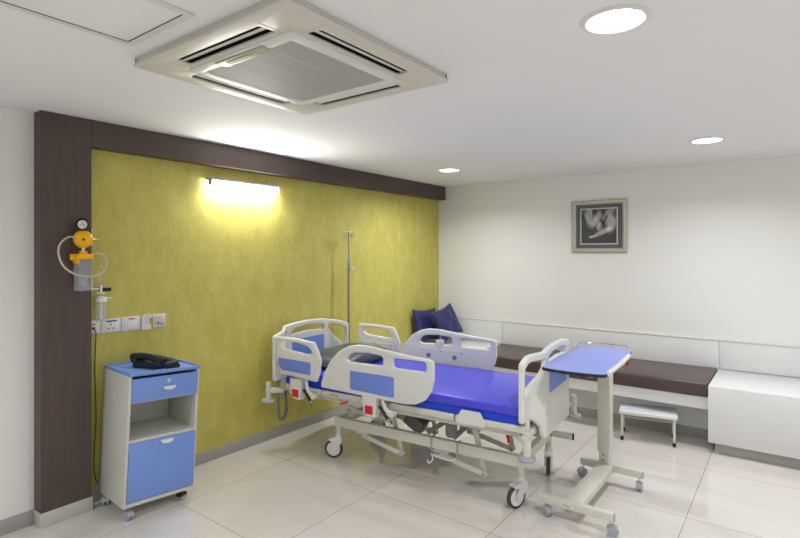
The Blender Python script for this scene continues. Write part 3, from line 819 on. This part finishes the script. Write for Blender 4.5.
# board mounts and bumpers
b = MB()
for u, s_ in ((-1.19, -1), (.85, 1)):
    b.box(u-.02, u+.02, -.43, .43, .475, .515, .004)
    for s in (-1, 1): b.cyl((u, s*.40, .49), (u, s*.40, .59), .017)
b.build('end_rail', MT['steelw'], bed)
def bumper(x, y):
    b = MB(); b.cyl((x, y, .405), (x, y, .548), .022); b.cyl((x, y, .548), (x, y, .556), .017); b.bar((x, y, .49), (x-(.1 if x > 0 else -.1), y*.86, .49), .03, .04, .004)
    p = b.build('bumper_post', MT['steelw'], bed)
    b = MB(); b.lathe([(0, .385), (.030, .385), (.050, .393), (.056, .405), (.050, .417), (.026, .423), (0, .423)], (x, y, 0)); b.build('bumper_disc', MT['greyp'], p)
def low_bumper(x, y):
    b = MB(); b.cyl((x, y, .372), (x, y, .48), .025); b.bar((x, y, .465), (x-.07, y*.9, .485), .04, .04, .004)
    p = b.build('bumper_post', MT['steelw'], bed)
    b = MB(); b.lathe([(0, .345), (.030, .345), (.050, .353), (.056, .365), (.050, .378), (.028, .384), (0, .384)], (x, y, 0)); b.build('bumper_disc', MT['greyp'], p)
low_bumper(.862, -.435); bumper(.925, .424); bumper(-1.262, -.49); bumper(-1.262, .42)
# --- side rails
main_out = [(-.700, .592, .01), (-.700, .625, .05), (-.672, .700, .1), (-.610, .800, .15), (-.530, .880, .15), (-.440, .925, .1), (-.360, .942, .1), (-.270, .943, .1), (-.150, .930, .2), (.0, .914, .2), (.12, .905, .2), (.235, .897, .02), (.258, .88, .02), (.258, .760, .05), (.240, .690, .08), (.195, .625, .08), (.120, .588, .06), (.030, .577, .1), (-.10, .578, .1)]
mh1 = [(-.462, .826, .012), (-.432, .868, .03), (-.385, .885, .05), (-.27, .893, .1), (-.160, .884, .02), (-.138, .872, .02), (-.138, .822, .02), (-.160, .815, .02), (-.44, .812, .02)]
mh2 = [(-.060, .880, .025), (.205, .880, .025), (.205, .812, .025), (-.060, .812, .025)]
mpan = [(-.425, .752), (-.045, .752), (-.045, .608), (-.425, .618)]
head_out = [(-1.172, .935, .03), (-1.00, .936, .2), (-.775, .922, .03), (-.735, .85, .05), (-.708, .787, .03), (-.722, .70, .1), (-.748, .622, .02), (-1.08, .642, .05), (-1.14, .680, .06), (-1.172, .760, .1)]
hh1 = [(-1.118, .905, .02), (-.925, .902, .05), (-.838, .886, .05), (-.790, .850, .02), (-.795, .825, .015), (-.83, .822, .02), (-1.08, .842, .03), (-1.112, .86, .03)]
hpan = [(-1.140, .770), (-.798, .766), (-.802, .668), (-1.10, .676), (-1.138, .71)]
def rail(name, out, holes, pan, y, s, du=0):
    """s=-1 near side, +1 far side; outer face carries the blue panel"""
    f = lambda L_: [(p[0]+du, p[1])+tuple(p[2:]) for p in L_]
    T = frameT((0, y, 0), (1, 0, 0), (0, 0, 1), (0, -1, 0))
    r = slab(fillet(f(out), .02), [fillet(f(h), .02) for h in holes], .034, .010, T, name, MT['plastic'], bed)
    T2 = frameT((0, y+s*.0165, 0), (1, 0, 0), (0, 0, 1), (0, -1, 0))
    slab(fillet(f(pan), .018), [], .0025, .0005, T2, 'blue_panel', MT['bluepanel'], r)
    # inner back plate with clips
    xs = [p[0]+du for p in pan]; x0, x1 = min(xs)-.02, max(xs)+.02
    T3 = frameT((0, y-s*.018, 0), (1, 0, 0), (0, 0, 1), (0, -1, 0))
    bp_ = slab(fillet([(x0, .63), (x1, .63), (x1, .775), (x0, .775)], .015), [], .008, .002, T3, 'inner_plate', MT['plastic'], r)
    b = MB()
    for x in (x0+.085, x1-.085): b.box(x-.018, x+.018, y-s*.022-.004, y-s*.022+.004, .712, .732)
    b.build('clip', MT['dgrey'], bp_)
    b = MB()
    for x in (x0+.085, x1-.085): b.box(x-.016, x+.016, y-s*.024-.005, y-s*.024+.005, .700, .7115, .001)
    for x in (x0+.02, (x0+x1)/2, x1-.02): b.cyl((x, y-s*.020, .757), (x, y-s*.0245, .757), .006, n=12)
    b.build('clip_plate', MT['chrome'], bp_)
    return r
rail('side_rail', main_out, [mh1, mh2], mpan, -.485, -1)
rail('side_rail', main_out, [mh1, mh2], mpan, .485, 1, .045)
rail('side_rail', head_out, [hh1], hpan, -.485, -1)
rail('side_rail', head_out, [hh1], hpan, .485, 1, .09)
# head rail clip block seen through the far rail hole
b = MB(); b.box(-.245, -.185, .462, .508, .800, .850, .004); b.box(-.225, -.205, .458, .466, .770, .80); b.build('cable_clip', MT['plastic'], bed)
# rail release mechanisms
def release(x, s, w=.12, z0=.455):
    y = s*.485
    b = MB(); b.prism(fillet([(x-w*.46, z0+.02), (x-w*.30, z0), (x+w*.42, z0-.008), (x+w*.46, z0+.15), (x-w*.50, z0+.15)], .012), .045, frameT((0, y+.0225, 0), (1, 0, 0), (0, 0, 1), (0, -1, 0)))
    p = b.build('release_box', MT['plastic'], bed)
    b = MB(); yy = y+s*.0225
    b.box(x-.042, x+.026, min(yy, yy+s*.003), max(yy, yy+s*.003), z0+.012, z0+.072, .002); b.build('red_button', MT['red'], p)
    b = MB(); b.cyl((x+w*.55, y, z0+.075), (x+w*1.15, y, z0-.005), .011); b.build('gas_spring', MT['black'], p)
    b = MB(); b.cyl((x+w*1.15, y, z0-.005), (x+w*1.3, y, z0-.028), .006); b.cyl((x+w*1.3, y-.01, z0-.03), (x+w*1.3, y+.01, z0-.03), .014)
    b.cyl((x+w*.2, y-.01, z0-.018), (x+w*.2, y+.01, z0-.018), .014)
    b.build('spring_end', MT['chrome'], p)
    b = MB(); b.tube(smooth_path([(x+w*.78, y, z0+.15), (x+w*.85, y, z0+.10), (x+w*1.1, y, z0+.055), (x+w*1.5, y-s*.02, z0+.035)], 5), .013)
    b.tube(smooth_path([(x-w*.62, y, z0+.15), (x-w*.62, y, z0+.09), (x-w*.5, y-s*.02, z0+.05)], 4), .011)
    b.cyl((x+w*1.5, y-.02, z0+.035), (x+w*1.5, y+.02, z0+.035), .017)
    b.build('pivot_arm', MT['plastic'], p)
for s in (-1, 1): release(-.245, s); release(-.945+(.09 if s > 0 else 0), s, .11, .472)
# emergency levers
b = MB(); b.bar((-.505, -.42, .492), (-.565, -.440, .474), .014, .014, .003); b.build('release_lever', MT['red'], bed)
b = MB(); b.bar((-.38, -.38, .51), (-.505, -.42, .492), .010, .010); b.build('lever_stem', MT['steelw'], bed)
b = MB(); b.bar((.665, -.28, .505), (.70, -.30, .385), .018, .016, .003); b.build('release_lever', MT['red'], bed)
# coiled control cable hanging at the head end
b = MB(); path = smooth_path([(-1.20, -.44, .60), (-1.20, -.44, .45), (-1.20, -.435, .30), (-1.20, -.415, .248), (-1.20, -.38, .250), (-1.20, -.355, .30), (-1.20, -.36, .42), (-1.20, -.37, .50)], 30)
pts = []
for i, p in enumerate(path): a = i*1.25; pts.append(p+V((.008*cos(a), .008*sin(a), 0)))
b.tube(pts, .0065, 6); b.build('control_cable', MT['cablegrey'], bed)

# mattress
mt_ = thing('mattress', 'blue vinyl mattress with a darker base band on the hospital bed', 'mattress', (1.42, -2.255, 0), BR)
b = MB(); b.box(-1.13, .815, -.435, .435, .598, .668, .020, 4)
for v in b.bm.verts:
    if v.co.z > .65 and v.co.x > .72: v.co.z -= .012*((v.co.x-.72)/.1)
b.build('upper_cover', MT['vinyl'], mt_)
b = MB(); b.box(-1.13, .812, -.432, .432, .5535, .602, .006, 3); b.build('lower_cover', MT['vinylside'], mt_)

# bed pillow
bm = bmesh.new(); n = 26
for side in (1, -1):
    g = []
    for i in range(n+1):
        row = []
        for j in range(n+1):
            u, v = -1+2*i/n, -1+2*j/n
            z = (max(0, (1-abs(u)**2.6)*(1-abs(v)**3.2)))**.5
            zz = .100*z if side > 0 else -.028*z
            zz += .005*sin(6*v+3*u)*z*(side > 0)
            cr = 1-.05*(1-u*u)*abs(v)**4
            row.append(bm.verts.new((u*.255*(1-.04*(1-v*v)*abs(u)**4), v*.385*cr, zz)))
        g.append(row)
    for i in range(n):
        for j in range(n): bm.faces.new((g[i][j], g[i+1][j], g[i+1][j+1], g[i][j+1]))
bmesh.ops.remove_doubles(bm, verts=bm.verts[:], dist=.0008); bmesh.ops.recalc_face_normals(bm, faces=bm.faces[:])
me = bpy.data.meshes.new('bed_pillow'); bm.to_mesh(me); bm.free()
bp = link('bed_pillow', me, MT['pillow'], None, 80); a_ = BR
bp.location = (1.42-.875*cos(a_)-.045*sin(a_), -2.255-.875*sin(a_)+.045*cos(a_), .698); bp.rotation_euler = (0, 0, BR+R(2))
tag(bp, 'dark grey vinyl pillow at the head of the blue mattress', 'pillow')

# IV pole behind the headboard
iv = thing('iv_pole', 'steel IV drip pole with two hooks standing behind the headboard', 'drip stand', (.118, -1.805, 0))
b = MB(); b.cyl((0, 0, .503), (0, 0, 1.50), .0125, n=20); b.build('outer_tube', MT['steel'], iv)
b = MB(); b.cyl((0, 0, 1.48), (0, 0, 1.80), .0065, n=16); b.build('inner_rod', MT['steel'], iv)
b = MB(); b.cyl((0, 0, 1.490), (0, 0, 1.535), .016, n=20); b.build('collar', MT['greyp'], iv)
b = MB(); b.cyl((.0, .010, 1.462), (.014, .034, 1.462), .006); b.sphere((.017, .037, 1.455), .013, (1, .8, 1.9)); b.build('clamp_knob', MT['white'], iv)
b = MB()
for s in (-1, 1):
    pts = [(0, 0, 1.800), (0, s*.045, 1.803)]
    b.tube([(0, 0, 1.80), (0, s*.03, 1.803), (0, s*.060, 1.802)], .0045, 8)
    ring = [(.0, s*.050+.022*sin(t)*s, 1.778+.024*cos(t)) for t in [R(x) for x in range(-10, 300, 20)]]
    b.tube(ring, .0040, 8)
b.build('hook', MT['steel'], iv)
b = MB(); b.cyl((-1.262, .540, .385), (-1.262, .540, .50), .019); b.bar((-1.262, .540, .48), (-1.20, .40, .49), .022, .03, .003)
b.build('pole_socket', MT['steelw'], bed)

# ------------------------------------------------------------------ overbed table
ot = thing('overbed_table', 'wheeled overbed table with blue top and cream H-shaped base by the footboard', 'table', (2.5, -1.80, 0))
O = V((2.5, -1.80, 0))
def rel(x, y, z=0): return V((x, y, z))-O
b = MB()
b.box(2.335-O.x, 2.785-O.x, -2.518-O.y, -2.482-O.y, .082, .130, .003)
b.box(2.372-O.x, 2.785-O.x, -1.812-O.y, -1.776-O.y, .082, .130, .003)
b.box(2.492-O.x, 2.600-O.x, -2.482-O.y, -1.812-O.y, .078, .126, .003)
bs = b.build('base', MT['steelw'], ot)
b = MB(); b.box(2.490-O.x, 2.555-O.x, -2.5195-O.y, -2.518-O.y, .092, .112); lb = b.build('maker_label', MT['white'], bs)
b = MB()
for i in range(7): b.box(2.495-O.x+i*.0075, 2.500-O.x+i*.0075, -2.5202-O.y, -2.5194-O.y, .102, .108); b.box(2.497-O.x+i*.007, 2.501-O.x+i*.007, -2.5202-O.y, -2.5194-O.y, .095, .099)
b.build('label_print', MT['mark'], lb, keep=True)
b = MB(); b.box(2.785-O.x, 2.788-O.x, -2.518-O.y, -2.482-O.y, .083, .129); b.box(2.785-O.x, 2.788-O.x, -1.812-O.y, -1.776-O.y, .083, .129); b.build('rail_end_cap', MT['greyp'], bs)
b = MB(); b.box(.0, .068, -.005, .072, .126, .25, .003); ic = b.build('inner_column', MT['steelw'], ot)
b = MB()
for z in (.15, .185): b.cyl((.03, -.0085, z), (.03, -.005, z), .006, n=14)
b.build('screw', MT['dgrey'], ic)
b = MB(); b.box(-.008, .076, -.013, .080, .205, .905, .006); b.build('outer_column', MT['steelw'], ot)
top_rz = R(3.5)
W_, L_ = .364, .878
TT = M.Translation(V((2.408-O.x, -2.648-O.y, .912))) @ M.Rotation(top_rz, 4, 'Z')
def top_outline(g):
    return fillet([(g, .016+g, .04), (.08, -.008+g, .3), (.17, -.014+g, .3), (.27, -.010+g, .3), (W_-g, .010+g, .045), (W_+.010-g, .24, .4), (W_+.012-g, .44, .4), (W_+.008-g, .64, .4), (W_-.008-g, L_-.016-g, .05), (W_/2, L_+.008-g, .5), (.016+g, L_-.016-g, .055), (-.006+g, .64, .4), (-.008+g, .4, .4), (-.005+g, .16, .4)], .03)
tt = slab(top_outline(0), [], .018, .003, TT @ M.Translation((0, 0, .008)), 'tabletop', MT['black'], ot)
slab(top_outline(.003), [], .003, .0008, TT @ M.Translation((0, 0, .0178)), 'blue_surface', MT['topblue'], tt)
b = MB(); pts = []
for k in range(17):
    q_ = k/16; y = .05+q_*.60; x = W_+.003+.009*sin(pi*q_*.85); pts.append(TT @ V((x, y, .018)))
b.tube(pts, .0145, 12); b.build('edge_bar', MT['plastic'], ot)
b = MB()
loop = [(.024, L_-.16, .018), (.024, L_-.16, .042), (.028, L_-.075, .046), (.055, L_-.025, .046), (W_/2, L_-.008, .046), (W_-.055, L_-.025, .046), (W_-.024, L_-.065, .046), (W_-.018, L_-.15, .042), (W_-.018, L_-.15, .018)]
b.tube([TT @ p for p in smooth_path(loop, 6)], .0032, 8)
for x, y in ((W_*.62, L_-.012), (W_*.2, L_-.016)): b.cyl(TT @ V((x, y, .018)), TT @ V((x, y, .046)), .0032, n=8)
b.build('guard_rail', MT['chrome'], ot)
b = MB()
for x in (.08, .27): b.bar(TT @ V((x, .06, -.010)), TT @ V((x, L_-.06, -.010)), .030, .018, .003)
for y in (.12, L_-.12): b.bar(TT @ V((.08, y, -.010)), TT @ V((.27, y, -.010)), .03, .018, .003)
b.build('top_support', MT['steelw'], ot)
lp = TT @ V((W_-.012, .735, -.006))
b = MB(); b.bar(lp+V((0, -.015, 0)), lp+V((.010, -.055, -.050)), .016, .010, .003); b.build('height_lever', MT['red'], ot)
b = MB(); b.bar(lp+V((-.07, .005, 0)), lp+V((.0, -.015, 0)), .010, .008); b.build('lever_stem', MT['chrome'], ot)
for x, y, a in ((2.385, -2.500, 150), (2.765, -2.500, 200), (2.765, -1.794, 100), (2.392, -1.794, 60)):
    small_caster(ot, x-O.x, y-O.y, .084, R(a), 'greyp', .029)

# ------------------------------------------------------------------ step stool
st = thing('step_stool', 'low white metal step stool with black feet in front of the brown bench', 'step stool', (2.425, -.870, 0), R(11))
b = MB(); sw, sd = .405, .262
b.box(-.022, sw+.018, -.018, sd+.010, .222, .250, .004); b.build('step_board', MT['plastic'], st)
b = MB(); b.box(-.005, sw+.001, .040, sd-.01, .2502, .2525, .001); b.build('step_mat', MT['plasticg'], st)
for x, y in ((0, 0), (sw-.008, 0), (sw-.008, sd-.012), (0, sd-.012)):
    b = MB(); b.box(x-.010, x+.010, y-.010, y+.010, .02, .222, .003); lg = b.build('leg', MT['steelw'], st)
    b = MB(); b.box(x-.013, x+.013, y-.013, y+.013, 0, .035, .004); b.build('rubber_foot', MT['rubber'], lg)
b = MB(); b.box(.010, sw-.018, sd-.018, sd-.006, .120, .134, .002); b.build('rung', MT['steelw'], st)
b = MB()
for x in (0, sw-.008): b.box(x-.006, x+.006, .010, sd-.022, .120, .134, .002)
b.build('side_rung', MT['steelw'], st)

# ------------------------------------------------------------------ camera
cd = bpy.data.cameras.new('camera'); cam = bpy.data.objects.new('camera', cd); COL.objects.link(cam)
cd.sensor_width = 36; cd.lens = 519.242/800*36
cd.shift_x = -(402.84-400)/800; cd.shift_y = -(269-252.766)/800
cam.location = (3.58208, -5.55888, 1.6); cam.rotation_euler = (R(90), 0, R(36.7493))
cd.clip_start = .05
SC.camera = cam
w = bpy.data.worlds.new('world'); SC.world = w; w.use_nodes = True
w.node_tree.nodes['Background'].inputs[0].default_value = (.8, .85, .9, 1); w.node_tree.nodes['Background'].inputs[1].default_value = .3
SC.view_settings.view_transform = 'Standard'; SC.view_settings.look = 'None'
SC.view_settings.gamma = 1; SC.view_settings.use_curve_mapping = False
SC.view_settings.exposure = -0.42
